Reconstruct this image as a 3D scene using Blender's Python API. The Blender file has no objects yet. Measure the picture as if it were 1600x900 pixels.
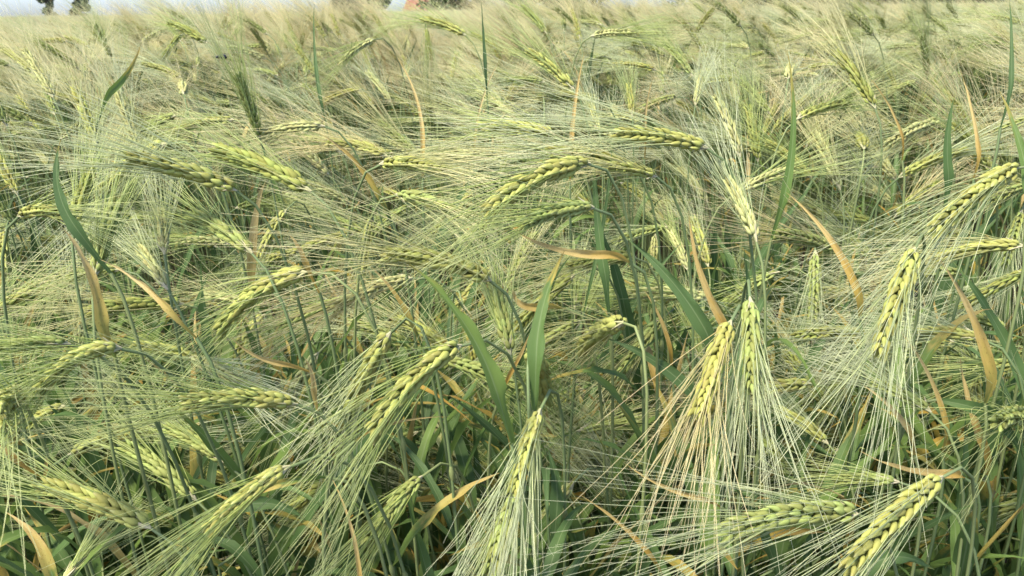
import bpy, math, random
import numpy as np
from mathutils import Matrix, Vector

random.seed(7)
rng = np.random.default_rng(7)
scene = bpy.context.scene
col = scene.collection
R = math.radians

# ------------------------------------------------------------------ camera
CAM_H, PITCH, FPX = 1.06, R(18.12), 1330.0
cam_data = bpy.data.cameras.new("camera")
cam_data.sensor_width = 36.0
cam_data.lens = 36.0 * FPX / 1600.0
cam_data.clip_start = 0.02
cam_data.clip_end = 2000.0
cam_data.dof.use_dof = True
cam_data.dof.focus_distance = 0.68
cam_data.dof.aperture_fstop = 22.0
cam = bpy.data.objects.new("camera", cam_data)
cam.location = (0, 0, CAM_H)
ROLL = R(-0.85)
cam.rotation_euler = (Matrix.Rotation(R(90) - PITCH, 4, 'X') @ Matrix.Rotation(ROLL, 4, 'Z')).to_euler()
col.objects.link(cam)
scene.camera = cam

# ------------------------------------------------------------------ light
SUN_EL, SUN_AZ = R(58), R(-138)          # azimuth measured from +Y towards +X
world = bpy.data.worlds.new("World")
scene.world = world
world.use_nodes = True
wn = world.node_tree
sky = wn.nodes.new("ShaderNodeTexSky")
sky.sky_type = 'NISHITA'
sky.sun_disc = False
sky.sun_elevation = SUN_EL
sky.sun_rotation = SUN_AZ
sky.air_density = 0.6
sky.dust_density = 1.5
sky.ozone_density = 2.2
bg = wn.nodes["Background"]
bg.inputs["Strength"].default_value = 0.15
wn.links.new(sky.outputs[0], bg.inputs[0])
sun_data = bpy.data.lights.new("sun", 'SUN')
sun_data.energy = 2.9
sun_data.angle = R(11)
sun_data.color = (1.0, 0.91, 0.66)
sun = bpy.data.objects.new("sun", sun_data)
sd = Vector((math.sin(SUN_AZ) * math.cos(SUN_EL), math.cos(SUN_AZ) * math.cos(SUN_EL), math.sin(SUN_EL)))
sun.rotation_euler = sd.to_track_quat('Z', 'Y').to_euler()
sun.location = (-5, -5, 10)
col.objects.link(sun)
scene.view_settings.view_transform = 'Standard'
scene.view_settings.look = 'None'
scene.view_settings.exposure = 1.40
scene.view_settings.gamma = 1.0
scene.cycles.max_bounces = 6
scene.cycles.diffuse_bounces = 4
scene.cycles.transmission_bounces = 4


# ------------------------------------------------------------------ materials
def new_mat(name):
    m = bpy.data.materials.new(name)
    m.use_nodes = True
    nt = m.node_tree
    nt.nodes.clear()
    out = nt.nodes.new("ShaderNodeOutputMaterial")
    return m, nt, out


def nd(nt, kind, **kw):
    n = nt.nodes.new(kind)
    for k, v in kw.items():
        setattr(n, k, v)
    return n


def attr(nt, name):
    return nd(nt, "ShaderNodeAttribute", attribute_name=name).outputs["Fac"]


def math_n(nt, op, a, b=None, c=None, clamp=False):
    n = nd(nt, "ShaderNodeMath", operation=op, use_clamp=clamp)
    for i, x in enumerate((a, b, c)):
        if x is None:
            continue
        if isinstance(x, (int, float)):
            n.inputs[i].default_value = x
        else:
            nt.links.new(x, n.inputs[i])
    return n.outputs[0]


def ramp(nt, fac, stops):
    n = nd(nt, "ShaderNodeValToRGB")
    cr = n.color_ramp
    while len(cr.elements) > 1:
        cr.elements.remove(cr.elements[-1])
    cr.elements[0].position = stops[0][0]
    cr.elements[0].color = (*stops[0][1], 1)
    for p, c in stops[1:]:
        e = cr.elements.new(p)
        e.color = (*c, 1)
    nt.links.new(fac, n.inputs[0])
    return n.outputs[0]


def mixc(nt, fac, a, b):
    n = nd(nt, "ShaderNodeMix", data_type='RGBA')
    if isinstance(fac, (int, float)):
        n.inputs[0].default_value = fac
    else:
        nt.links.new(fac, n.inputs[0])
    for s, x in ((6, a), (7, b)):
        if isinstance(x, tuple):
            n.inputs[s].default_value = (*x, 1)
        else:
            nt.links.new(x, n.inputs[s])
    return n.outputs[2]


def plant_surface(nt, out, colour, rough=0.5, trans=0.3, spec=0.35, normal=None):
    p = nd(nt, "ShaderNodeBsdfPrincipled")
    nt.links.new(colour, p.inputs["Base Color"])
    p.inputs["Roughness"].default_value = rough
    p.inputs["Specular IOR Level"].default_value = spec
    t = nd(nt, "ShaderNodeBsdfTranslucent")
    nt.links.new(colour, t.inputs["Color"])
    if normal is not None:
        nt.links.new(normal, p.inputs["Normal"])
    mx = nd(nt, "ShaderNodeMixShader")
    mx.inputs[0].default_value = trans
    nt.links.new(p.outputs[0], mx.inputs[1])
    nt.links.new(t.outputs[0], mx.inputs[2])
    nt.links.new(mx.outputs[0], out.inputs[0])
    return p


def noise(nt, scale, vec=None, detail=2.0):
    n = nd(nt, "ShaderNodeTexNoise")
    n.inputs["Scale"].default_value = scale
    n.inputs["Detail"].default_value = detail
    if vec is not None:
        nt.links.new(vec, n.inputs["Vector"])
    return n.outputs["Fac"]


def grain_mat(name, body, edge, tip):
    m, nt, out = new_mat(name)
    t = attr(nt, "t")
    oi = nd(nt, "ShaderNodeObjectInfo").outputs["Random"]
    v = attr(nt, "v")
    rnd = math_n(nt, 'FRACT', math_n(nt, 'ADD', oi, v))
    c = ramp(nt, t, [(0.0, edge), (0.3, body), (0.68, body), (1.0, tip)])
    tc = nd(nt, "ShaderNodeTexCoord").outputs["Object"]
    mpg = nd(nt, "ShaderNodeMapping")
    mpg.inputs["Scale"].default_value = (1, 1, 0.12)
    nt.links.new(tc, mpg.inputs[0])
    nz = noise(nt, 1100.0, mpg.outputs[0], 3.0)
    dark = tuple(x * 0.72 for x in body)
    c = mixc(nt, math_n(nt, 'MULTIPLY', nz, 0.4), c, dark)
    hs = nd(nt, "ShaderNodeHueSaturation")
    nt.links.new(math_n(nt, 'MULTIPLY_ADD', rnd, 0.03, 0.485), hs.inputs["Hue"])
    nt.links.new(math_n(nt, 'MULTIPLY_ADD', rnd, 0.4, 0.78), hs.inputs["Value"])
    nt.links.new(c, hs.inputs["Color"])
    bump = nd(nt, "ShaderNodeBump")
    bump.inputs["Strength"].default_value = 0.25
    bump.inputs["Distance"].default_value = 0.0004
    nt.links.new(nz, bump.inputs["Height"])
    plant_surface(nt, out, hs.outputs[0], 0.65, 0.18, 0.18, bump.outputs[0])
    return m


def awn_mat(name, base, mid, tip):
    m, nt, out = new_mat(name)
    t = attr(nt, "t")
    v = attr(nt, "v")
    c = ramp(nt, t, [(0.0, base), (0.4, mid), (1.0, tip)])
    hs = nd(nt, "ShaderNodeHueSaturation")
    nt.links.new(math_n(nt, 'MULTIPLY_ADD', v, -0.03, 0.518), hs.inputs["Hue"])
    nt.links.new(math_n(nt, 'MULTIPLY_ADD', v, 0.5, 0.82), hs.inputs["Value"])
    nt.links.new(c, hs.inputs["Color"])
    plant_surface(nt, out, hs.outputs[0], 0.45, 0.4, 0.4)
    return m


G = {
    'green': grain_mat("grain_green", (0.315, 0.365, 0.115), (0.25, 0.34, 0.10), (0.47, 0.52, 0.23)),
    'yellow': grain_mat("grain_yellow", (0.40, 0.415, 0.12), (0.35, 0.40, 0.12), (0.57, 0.57, 0.27)),
    'pale': grain_mat("grain_pale", (0.48, 0.49, 0.21), (0.44, 0.48, 0.21), (0.64, 0.62, 0.36)),
    'olive': grain_mat("grain_olive", (0.31, 0.34, 0.09), (0.23, 0.28, 0.08), (0.42, 0.43, 0.16)),
    'gold': grain_mat("grain_gold", (0.42, 0.42, 0.115), (0.38, 0.39, 0.11), (0.58, 0.50, 0.22)),
}
A = {
    'green': awn_mat("awn_green", (0.37, 0.46, 0.14), (0.51, 0.58, 0.25), (0.60, 0.63, 0.35)),
    'straw': awn_mat("awn_straw", (0.49, 0.51, 0.22), (0.67, 0.65, 0.36), (0.75, 0.71, 0.46)),
    'silver': awn_mat("awn_silver", (0.44, 0.51, 0.25), (0.60, 0.65, 0.41), (0.68, 0.70, 0.50)),
    'tan': awn_mat("awn_tan", (0.54, 0.50, 0.23), (0.70, 0.635, 0.37), (0.77, 0.69, 0.46)),
}


def stem_mat():
    m, nt, out = new_mat("stem_glaucous")
    v = attr(nt, "v")
    t = attr(nt, "t")
    c = ramp(nt, v, [(0.0, (0.12, 0.18, 0.065)), (0.5, (0.165, 0.225, 0.09)), (1.0, (0.24, 0.28, 0.10))])
    tc = nd(nt, "ShaderNodeTexCoord").outputs["Object"]
    mp = nd(nt, "ShaderNodeMapping")
    mp.inputs["Scale"].default_value = (1, 1, 0.05)
    nt.links.new(tc, mp.inputs[0])
    nz = noise(nt, 900.0, mp.outputs[0], 2.0)
    c = mixc(nt, math_n(nt, 'MULTIPLY', nz, 0.5), c, (0.21, 0.27, 0.15))
    plant_surface(nt, out, c, 0.5, 0.1, 0.35)
    return m


def collar_mat():
    m, nt, out = new_mat("collar_cream")
    v = attr(nt, "v")
    c = ramp(nt, v, [(0.0, (0.46, 0.46, 0.25)), (1.0, (0.60, 0.55, 0.38))])
    plant_surface(nt, out, c, 0.6, 0.2, 0.3)
    return m


def leaf_mat():
    m, nt, out = new_mat("leaf_blade")
    t, u, v, dry = (attr(nt, a) for a in ("t", "u", "v", "dry"))
    cmb = nd(nt, "ShaderNodeCombineXYZ")
    nt.links.new(math_n(nt, 'MULTIPLY', u, 16.0), cmb.inputs[0])
    nt.links.new(math_n(nt, 'MULTIPLY', t, 1.6), cmb.inputs[1])
    nt.links.new(math_n(nt, 'MULTIPLY', v, 37.0), cmb.inputs[2])
    streak = noise(nt, 2.4, cmb.outputs[0], 3.0)
    cm2 = nd(nt, "ShaderNodeCombineXYZ")
    nt.links.new(math_n(nt, 'MULTIPLY', u, 0.8), cm2.inputs[0])
    nt.links.new(math_n(nt, 'MULTIPLY', t, 7.0), cm2.inputs[1])
    nt.links.new(math_n(nt, 'MULTIPLY', v, 53.0), cm2.inputs[2])
    blot = noise(nt, 1.7, cm2.outputs[0], 3.0)
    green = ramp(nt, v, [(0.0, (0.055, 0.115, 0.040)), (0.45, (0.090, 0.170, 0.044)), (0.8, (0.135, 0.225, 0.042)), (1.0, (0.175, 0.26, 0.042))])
    green = mixc(nt, math_n(nt, 'MULTIPLY', streak, 0.55), green, (0.15, 0.22, 0.10))
    au = math_n(nt, 'ABSOLUTE', u)
    rib = math_n(nt, 'SUBTRACT', 1.0, math_n(nt, 'MULTIPLY', au, 9.0), clamp=True)
    green = mixc(nt, math_n(nt, 'MULTIPLY', rib, 0.55), green, (0.26, 0.33, 0.17))
    start = math_n(nt, 'SUBTRACT', 1.06, math_n(nt, 'MULTIPLY', dry, 1.45))
    k = math_n(nt, 'SUBTRACT', t, start)
    k = math_n(nt, 'ADD', k, math_n(nt, 'MULTIPLY', math_n(nt, 'SUBTRACT', blot, 0.5), 0.55))
    k = math_n(nt, 'ADD', k, math_n(nt, 'MULTIPLY', au, 0.10))
    k = math_n(nt, 'MULTIPLY', k, 1.25, clamp=True)
    dryc = ramp(nt, k, [(0.0, (0.20, 0.25, 0.06)), (0.25, (0.40, 0.36, 0.075)), (0.55, (0.52, 0.335, 0.05)), (0.8, (0.52, 0.33, 0.075)), (1.0, (0.57, 0.44, 0.17))])
    straw = ramp(nt, k, [(0.0, (0.22, 0.27, 0.07)), (0.3, (0.46, 0.43, 0.13)), (0.65, (0.57, 0.47, 0.17)), (1.0, (0.63, 0.54, 0.28))])
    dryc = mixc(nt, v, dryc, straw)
    dryc = mixc(nt, math_n(nt, 'MULTIPLY', math_n(nt, 'POWER', streak, 2.0), 1.1, clamp=True), dryc, (0.33, 0.20, 0.05))
    kk = math_n(nt, 'MULTIPLY', k, 5.0, clamp=True)
    c = mixc(nt, kk, green, dryc)
    spots = math_n(nt, 'GREATER_THAN', noise(nt, 6.0, cm2.outputs[0], 1.0), 0.69)
    c = mixc(nt, math_n(nt, 'MULTIPLY', math_n(nt, 'MULTIPLY', spots, kk), 0.6), c, (0.16, 0.075, 0.03))
    bump = nd(nt, "ShaderNodeBump")
    bump.inputs["Strength"].default_value = 0.35
    bump.inputs["Distance"].default_value = 0.0006
    nt.links.new(streak, bump.inputs["Height"])
    plant_surface(nt, out, c, 0.48, 0.4, 0.3, bump.outputs[0])
    return m


STEM, COLLAR, LEAF = stem_mat(), collar_mat(), leaf_mat()


def simple_mat(name, c1, c2, scale, rough=0.8, detail=4.0, bump_d=0.0):
    m, nt, out = new_mat(name)
    tc = nd(nt, "ShaderNodeTexCoord").outputs["Object"]
    nz = noise(nt, scale, tc, detail)
    c = ramp(nt, nz, [(0.3, c1), (0.7, c2)])
    p = nd(nt, "ShaderNodeBsdfPrincipled")
    nt.links.new(c, p.inputs["Base Color"])
    p.inputs["Roughness"].default_value = rough
    if bump_d:
        b = nd(nt, "ShaderNodeBump")
        b.inputs["Distance"].default_value = bump_d
        nt.links.new(nz, b.inputs["Height"])
        nt.links.new(b.outputs[0], p.inputs["Normal"])
    nt.links.new(p.outputs[0], out.inputs[0])
    return m


SOIL = simple_mat("soil", (0.022, 0.014, 0.009), (0.06, 0.038, 0.022), 14.0, 0.95, 8.0, 0.02)
BARK = simple_mat("bark", (0.05, 0.04, 0.03), (0.13, 0.10, 0.075), 9.0, 0.9, 5.0, 0.02)
CROWN = simple_mat("crown_leaves", (0.035, 0.06, 0.02), (0.085, 0.12, 0.04), 1.3, 0.6)
CROWN_PALE = simple_mat("crown_leaves_pale", (0.09, 0.13, 0.06), (0.16, 0.20, 0.10), 1.3, 0.6)
ROOFM = simple_mat("clay_roof", (0.20, 0.085, 0.055), (0.28, 0.12, 0.08), 3.0, 0.8)
WALLM = simple_mat("render_wall", (0.55, 0.52, 0.46), (0.66, 0.63, 0.57), 2.0, 0.9)
WHITEM = simple_mat("white_paint", (0.74, 0.74, 0.72), (0.82, 0.82, 0.80), 5.0, 0.7)
GLASSM = simple_mat("window_glass", (0.03, 0.035, 0.04), (0.05, 0.055, 0.06), 2.0, 0.1)
INSECTM = simple_mat("insect_shell", (0.012, 0.012, 0.016), (0.03, 0.03, 0.04), 300.0, 0.35)
WINGM = simple_mat("insect_wing", (0.10, 0.11, 0.13), (0.18, 0.19, 0.22), 200.0, 0.3)


# ------------------------------------------------------------------ mesh helpers
class MB:
    """collects quads with per-vertex attributes, then links them as one mesh"""

    def __init__(self):
        self.V, self.Q, self.M, self.At, self.n = [], [], [], [], 0

    def add(self, V, Q, mat=0, t=0.0, u=0.0, v=0.0, dry=0.0):
        V = np.asarray(V, float).reshape(-1, 3)
        Q = np.asarray(Q, int).reshape(-1, 4)
        k = len(V)
        at = np.zeros((k, 4))
        for i, a in enumerate((t, u, v, dry)):
            at[:, i] = a
        self.V.append(V)
        self.Q.append(Q + self.n)
        self.M.append(np.full(len(Q), mat))
        self.At.append(at)
        self.n += k

    def merge(self, o, matrix=None, mat_offset=0):
        for V, Q, M, At in zip(o.V, o.Q, o.M, o.At):
            pass
        V = np.concatenate(o.V)
        if matrix is not None:
            mm = np.array(matrix)
            V = V @ mm[:3, :3].T + mm[:3, 3]
        self.V.append(V)
        self.Q.append(np.concatenate(o.Q) + self.n)
        self.M.append(np.concatenate(o.M) + mat_offset)
        self.At.append(np.concatenate(o.At))
        self.n += len(V)

    def mesh(self, name, mats, origin=None, smooth=True):
        V = np.concatenate(self.V)
        if origin is not None:
            V = V - np.asarray(origin)
        Q = np.concatenate(self.Q)
        M = np.concatenate(self.M)
        At = np.concatenate(self.At)
        me = bpy.data.meshes.new(name)
        nq = len(Q)
        me.vertices.add(len(V))
        me.vertices.foreach_set("co", V.astype(np.float32).ravel())
        me.loops.add(nq * 4)
        me.loops.foreach_set("vertex_index", Q.astype(np.int32).ravel())
        me.polygons.add(nq)
        me.polygons.foreach_set("loop_start", np.arange(0, nq * 4, 4, dtype=np.int32))
        me.polygons.foreach_set("material_index", M.astype(np.int32))
        me.polygons.foreach_set("use_smooth", np.full(nq, smooth))
        for i, a in enumerate(("t", "u", "v", "dry")):
            at = me.attributes.new(a, 'FLOAT', 'POINT')
            at.data.foreach_set("value", At[:, i].astype(np.float32))
        for m in mats:
            me.materials.append(m)
        me.update(calc_edges=True)
        return me


def link(name, me, parent=None, **props):
    o = bpy.data.objects.new(name, me)
    col.objects.link(o)
    if parent is not None:
        o.parent = parent
    for k, v in props.items():
        o[k] = v
    return o


def build(mb, name, mats, parent=None, origin=None, smooth=True, **props):
    return link(name, mb.mesh(name, mats, origin, smooth), parent, **props)


def thing(name, label, cat, loc, group=None):
    o = bpy.data.objects.new(name, None)
    o.empty_display_size = 0.02
    col.objects.link(o)
    o.location = loc
    o['label'] = label
    o['category'] = cat
    if group:
        o['group'] = group
    return o


def unit(v):
    v = np.asarray(v, float)
    return v / (np.linalg.norm(v, axis=-1, keepdims=True) + 1e-12)


def tubes(mb, paths, radii, sides, mat, v, flat=1.0, t=None):
    """paths (m,n,3): m tapered tubes in one go"""
    paths = np.asarray(paths, float)
    m, n, _ = paths.shape
    tan = np.gradient(paths, axis=1)
    tan = unit(tan)
    ref = np.where(np.abs(tan[:, :1, 2:3]) > 0.9, np.array([[[1.0, 0, 0]]]), np.array([[[0, 0, 1.0]]]))
    a = unit(np.cross(tan, ref))
    b = np.cross(tan, a)
    rad = np.broadcast_to(np.asarray(radii, float), (m, n))
    ang = np.arange(sides) * 2 * math.pi / sides
    V = paths[:, :, None, :] + rad[:, :, None, None] * (np.cos(ang)[None, None, :, None] * a[:, :, None, :]
                                                        + flat * np.sin(ang)[None, None, :, None] * b[:, :, None, :])
    idx = np.arange(m * n * sides).reshape(m, n, sides)
    q = np.stack([idx[:, :-1, :], np.roll(idx, -1, 2)[:, :-1, :], np.roll(idx, -1, 2)[:, 1:, :], idx[:, 1:, :]], -1)
    tt = np.broadcast_to((np.linspace(0, 1, n) if t is None else t)[None, :, None], (m, n, sides)).ravel()
    vv = np.broadcast_to(np.asarray(v, float).reshape(-1, 1, 1), (m, n, sides)).ravel()
    mb.add(V, q, mat, tt, 0.0, vv)


def bez3(p0, p1, p2, p3, n):
    s = np.linspace(0, 1, n)[:, None]
    return ((1 - s) ** 3) * p0 + 3 * (1 - s) ** 2 * s * p1 + 3 * (1 - s) * s ** 2 * p2 + s ** 3 * p3


def bez2(p0, p1, p2, n):
    s = np.linspace(0, 1, n)[:, None]
    return (1 - s) ** 2 * p0 + 2 * (1 - s) * s * p1 + s ** 2 * p2


# one barley grain, its length along +Z
def grain_mb(sides=6, rings=5, L=0.0126, W=0.0031, T=0.0025, v=0.0):
    mb = MB()
    if rings == 5:
        z = np.array([0, 0.13, 0.36, 0.70, 1.0])
        r = np.array([0.38, 0.86, 1.0, 0.60, 0.09])
    else:
        z = np.array([0, 0.4, 1.0])
        r = np.array([0.35, 1.0, 0.12])
    ang = np.arange(sides) * 2 * math.pi / sides
    V = np.zeros((len(z), sides, 3))
    V[:, :, 0] = W * r[:, None] * np.cos(ang)
    V[:, :, 1] = T * r[:, None] * np.sin(ang) + 0.0009 * np.sin(z * math.pi)[:, None]
    V[:, :, 2] = (L * z)[:, None]
    idx = np.arange(len(z) * sides).reshape(len(z), sides)
    q = np.stack([idx[:-1], np.roll(idx, -1, 1)[:-1], np.roll(idx, -1, 1)[1:], idx[1:]], -1)
    tt = np.broadcast_to(z[:, None], (len(z), sides)).ravel()
    mb.add(V, q, 0, tt, 0.0, v)
    return mb


GRAIN_MB = grain_mb()
GRAIN_LOW = grain_mb(4, 3)
GRAIN_ME = {k: GRAIN_MB.mesh("grain", [m]) for k, m in G.items()}


def ear_layout(B, T, bow, face, n_nodes, rs, awn_len=0.125, fan=1.0, sweep=None, n_awn_pts=6, ripe=1.0):
    """positions of an ear: axis points, grain matrices, awn paths"""
    B, T, bow, face = (np.asarray(x, float) for x in (B, T, bow, face))
    mid = (B + T) / 2 + bow
    ctrl = 2 * mid - (B + T) / 2
    axis = bez2(B, ctrl, T, 60)
    tang = unit(np.gradient(axis, axis=0))
    Lear = np.linalg.norm(np.diff(axis, axis=0), axis=1).sum()
    gsc = (Lear / 0.080) ** 0.55
    mats, paths = [], []
    for i in range(n_nodes):
        s = 0.02 + 0.94 * i / (n_nodes - 1)
        k = int(s * 59)
        p, tg = axis[k], tang[k]
        N = face - tg * np.dot(face, tg)
        N = unit(N)
        S = np.cross(tg, N)
        side = 1 if i % 2 == 0 else -1
        size = float(np.interp(s, [0, .12, .3, .7, 1], [.76, .96, .99, .88, .68])) * gsc
        for j in (-1, 0, 1):
            if rs.random() < 0.025:
                continue
            phi = side * math.pi / 2 + j * R(62) + rs.normal(0, 0.10)
            rad = math.cos(phi) * N + math.sin(phi) * S
            tilt = (R(17) if j == 0 else R(20)) + rs.normal(0, 0.07)
            g = unit(tg * math.cos(tilt) + rad * math.sin(tilt))
            x = unit(np.cross(rad, g))
            y = np.cross(g, x)
            pos = p + rad * 0.0023 * gsc + tg * rs.normal(0, 0.0004)
            sz = size * (1.0 if j == 0 else 0.95) * rs.uniform(0.84, 1.08)
            M = np.eye(4)
            M[:3, 0], M[:3, 1], M[:3, 2], M[:3, 3] = x * sz, y * sz, g * sz, pos
            mats.append(M)
            if j != 0 and rs.random() < 0.28:
                continue
            # awn
            a0 = pos + g * 0.0120 * sz
            al = awn_len * rs.uniform(0.72, 1.12) * (1 if j == 0 else 0.9) * (0.85 + 0.3 * math.sin(math.pi * s))
            spread = rad - N * max(0.0, float(np.dot(rad, N))) * 0.75
            dirn = unit(tg * 1.0 + spread * (0.16 + 0.12 * rs.random()) * fan + rs.normal(0, 0.055, 3) * fan)
            end_t = tang[min(59, k + 8)]
            q1 = a0 + unit(g * 0.4 + dirn) * al * 0.45 + rs.normal(0, 0.03, 3) * al
            bend = rs.normal(0, 0.075, 3) + (0 if sweep is None else np.asarray(sweep))
            q2 = a0 + unit(dirn + end_t * 0.15) * al + bend * al
            if rs.random() < 0.06:
                q2 = q2 + rs.normal(0, 0.22, 3) * al
            paths.append(bez2(a0, q1, q2, n_awn_pts))
    return axis, mats, np.array(paths), gsc


def ear_base_pts(axis):
    return axis


def collar_into(mb, B, d, rs, mat):
    """cream ring of dry bristly scales at the ear's base"""
    d = unit(d)
    n = 7
    ps = []
    for i in range(n):
        r = rs.normal(0, 1, 3)
        r = unit(r - d * np.dot(r, d))
        e = B + d * rs.uniform(0.006, 0.013) + r * rs.uniform(0.003, 0.007)
        ps.append(bez2(B - d * 0.003, B + d * 0.003 + r * 0.0022, e, 4))
    tubes(mb, ps, [0.0008, 0.0009, 0.0006, 0.0002], 4, mat, rs.random(n))


def leaf_into(mb, pts, width, face, rs, dry, mat, fold=0.35, twist=0.0, v=None, across=5):
    pts = np.asarray(pts, float)
    n = len(pts)
    tg = unit(np.gradient(pts, axis=0))
    t = np.linspace(0, 1, n)
    face = np.asarray(face, float)
    N = unit(face[None, :] - tg * (tg @ face)[:, None])
    W = np.cross(tg, N)
    tw = twist * (t - 0.3)
    N2 = N * np.cos(tw)[:, None] + W * np.sin(tw)[:, None]
    W2 = W * np.cos(tw)[:, None] - N * np.sin(tw)[:, None]
    prof = np.clip(np.minimum(0.22 + 3.2 * t, 1.0) * (1 - t ** 1.5), 0.015, 1)
    wob = 1 + 0.05 * np.sin(t * 17 + rs.random() * 6) + rs.normal(0, 0.035, n)
    u = np.linspace(-1, 1, across)
    half = width / 2 * prof * wob
    rip = 0.12 * width * np.sin(t * 23 + rs.random() * 6)
    V = (pts[:, None, :] + (u[None, :, None] * half[:, None, None]) * W2[:, None, :]
         + ((np.abs(u)[None, :] * half[:, None] * fold) + (u[None, :] > 0.9) * rip[:, None])[:, :, None] * N2[:, None, :])
    idx = np.arange(n * across).reshape(n, across)
    q = np.stack([idx[:-1, :-1], idx[:-1, 1:], idx[1:, 1:], idx[1:, :-1]], -1)
    mb.add(V, q, mat, np.repeat(t, across), np.tile(u, n), rs.random() if v is None else v, dry)


def stem_path(Gp, B, d, n=14, neck=0.09):
    d = unit(d)
    up = np.array([0, 0, 1.0])
    h = B[2] - Gp[2]
    lean = (B - Gp)
    lean[2] = 0
    return bez3(Gp, Gp + up * h * 0.55 + lean * 0.1, B - d * neck * (1.25 if d[2] < 0 else 0.9) + up * 0.01, B, n)


def stem_into(mb, path, rs, mat, r0=0.0017, r1=0.0010):
    n = len(path)
    rad = np.linspace(r0, r1, n)
    tubes(mb, path[None], rad, 6, mat, [rs.random()])
    # swollen joints
    for f in (0.35, 0.62):
        k = int(f * (n - 1))
        a, b = path[k], path[k + 1]
        dd = unit(b - a)
        tubes(mb, np.array([[a - dd * 0.006, a - dd * 0.002, a + dd * 0.002, a + dd * 0.006]]), [0.0013, 0.0022, 0.0022, 0.0013], 6, mat, [1.0])


def leaf_path(p, az, length, rise, droop, n=11):
    h = np.array([math.cos(az), math.sin(az), 0])
    up = np.array([0, 0, 1.0])
    p1 = p + up * length * rise * 0.6 + h * length * 0.18
    p2 = p + up * length * (rise - droop) + h * length * (0.45 + 0.3 * droop)
    return bez2(p, p1, p2, n)


# ------------------------------------------------------------------ photo-space helper: a pixel and a depth give a place
FWD = np.array([0, math.cos(PITCH), -math.sin(PITCH)])
_M = np.array(cam.rotation_euler.to_matrix())
RGT, UPV = _M[:, 0], _M[:, 1]
CAMP = np.array([0, 0, CAM_H])


def at(px, py, d):
    return CAMP + d * (FWD + RGT * (px - 800) / FPX - UPV * (py - 450) / FPX)


def to_px(P):
    v = np.asarray(P) - CAMP
    d = v @ FWD
    return 800 + FPX * (v @ RGT) / d, 450 - FPX * (v @ UPV) / d, d


def slope(py):
    """drop below the camera per metre of depth at that picture row"""
    return math.sin(PITCH) + (py - 450) / FPX * math.cos(PITCH)


# ------------------------------------------------------------------ setting: ground, trees, house
FIELD_END = 42.0


def ground_z(y):
    return np.where(y < FIELD_END + 3, 0.0, -3.4 * np.clip((y - FIELD_END - 3) / 45.0, 0, 1) ** 1.2)


def make_ground():
    ys = np.concatenate([[-25, -5], np.linspace(-1, 3, 17), np.linspace(4, FIELD_END + 3, 20), np.linspace(FIELD_END + 8, FIELD_END + 60, 14), [200, 400, 900]])
    xs = np.concatenate([[-700, -300, -120, -60, -30, -12], np.linspace(-5, 5, 21), [12, 30, 60, 120, 300, 700]])
    X, Y = np.meshgrid(xs, ys, indexing='ij')
    Z = ground_z(Y)
    near = (np.abs(X) < 6) & (Y < 4)
    Z = Z + near * rng.normal(0, 0.008, X.shape)
    V = np.stack([X, Y, Z], -1)
    nx, ny = X.shape
    idx = np.arange(nx * ny).reshape(nx, ny)
    q = np.stack([idx[:-1, :-1], idx[1:, :-1], idx[1:, 1:], idx[:-1, 1:]], -1)
    mb = MB()
    mb.add(V, q)
    build(mb, "ground", [SOIL], kind='structure', label="dark brown soil under the barley crop", category="ground")


make_ground()


def crown_mesh(seed, h, w, n, conical):
    rs = np.random.default_rng(seed)
    mb = MB()
    ncl = 70
    cl = []
    for i in range(ncl):
        z = rs.random() ** 1.5
        rr = (1 - z) ** 0.8 if conical else math.sqrt(max(0.05, 1 - (2 * z - 0.9) ** 2 * 0.9))
        a = rs.uniform(0, 2 * math.pi)
        r = rr * w / 2 * rs.uniform(0.35, 1.0)
        z = max(z, 0.02)
        cl.append((r * math.cos(a), r * math.sin(a), z * h, rs.uniform(0.09, 0.2) * w))
    cl = np.array(cl)
    k = rs.integers(0, ncl, n)
    off = unit(rs.normal(0, 1, (n, 3))) * (cl[k, 3] * rs.random(n) ** 0.4)[:, None]
    off[:, 2] *= 0.8
    c = cl[k, :3] + off
    s = rs.uniform(0.10, 0.24, n)
    a = unit(rs.normal(0, 1, (n, 3)))
    b = unit(np.cross(a, rs.normal(0, 1, (n, 3))))
    V = np.stack([c - a * s[:, None], c + b * s[:, None] * 0.55, c + a * s[:, None], c - b * s[:, None] * 0.55], 1)
    mb.add(V, np.arange(n * 4).reshape(n, 4))
    return mb


def trunk_mb(seed, h, w):
    rs = np.random.default_rng(seed)
    mb = MB()
    p = np.array([[0, 0, 0], [0.05, 0, h * 0.35], [0, 0.06, h * 0.7], [0.02, 0, h]])
    tubes(mb, p[None], [0.22, 0.17, 0.10, 0.03], 8, 0, [0.5])
    for i in range(9):
        z = h * rs.uniform(0.22, 0.8)
        a = rs.uniform(0, 2 * math.pi)
        L = w * rs.uniform(0.25, 0.42)
        b = np.array([[0, 0, z], [L * .5 * math.cos(a), L * .5 * math.sin(a), z + L * .25], [L * math.cos(a), L * math.sin(a), z + L * .6]])
        tubes(mb, b[None], [0.08, 0.05, 0.015], 6, 0, [0.5])
    return mb


def tree(px, d, h, w, seed, label, mat, conical=False, n=8000):
    x = (px - 800) / FPX * d / math.cos(PITCH)
    z = float(ground_z(np.array(d)))
    o = thing("broadleaf_tree" if not conical else "conifer_tree", label, "tree", (x, d, z), "trees beyond the far end of the field")
    build(trunk_mb(seed, h * 0.85, w), "trunk", [BARK], o)
    c = build(crown_mesh(seed, h * 0.9, w, n, conical), "crown", [mat], o, smooth=False)
    c.location = (0, 0, 0.1)


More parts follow.
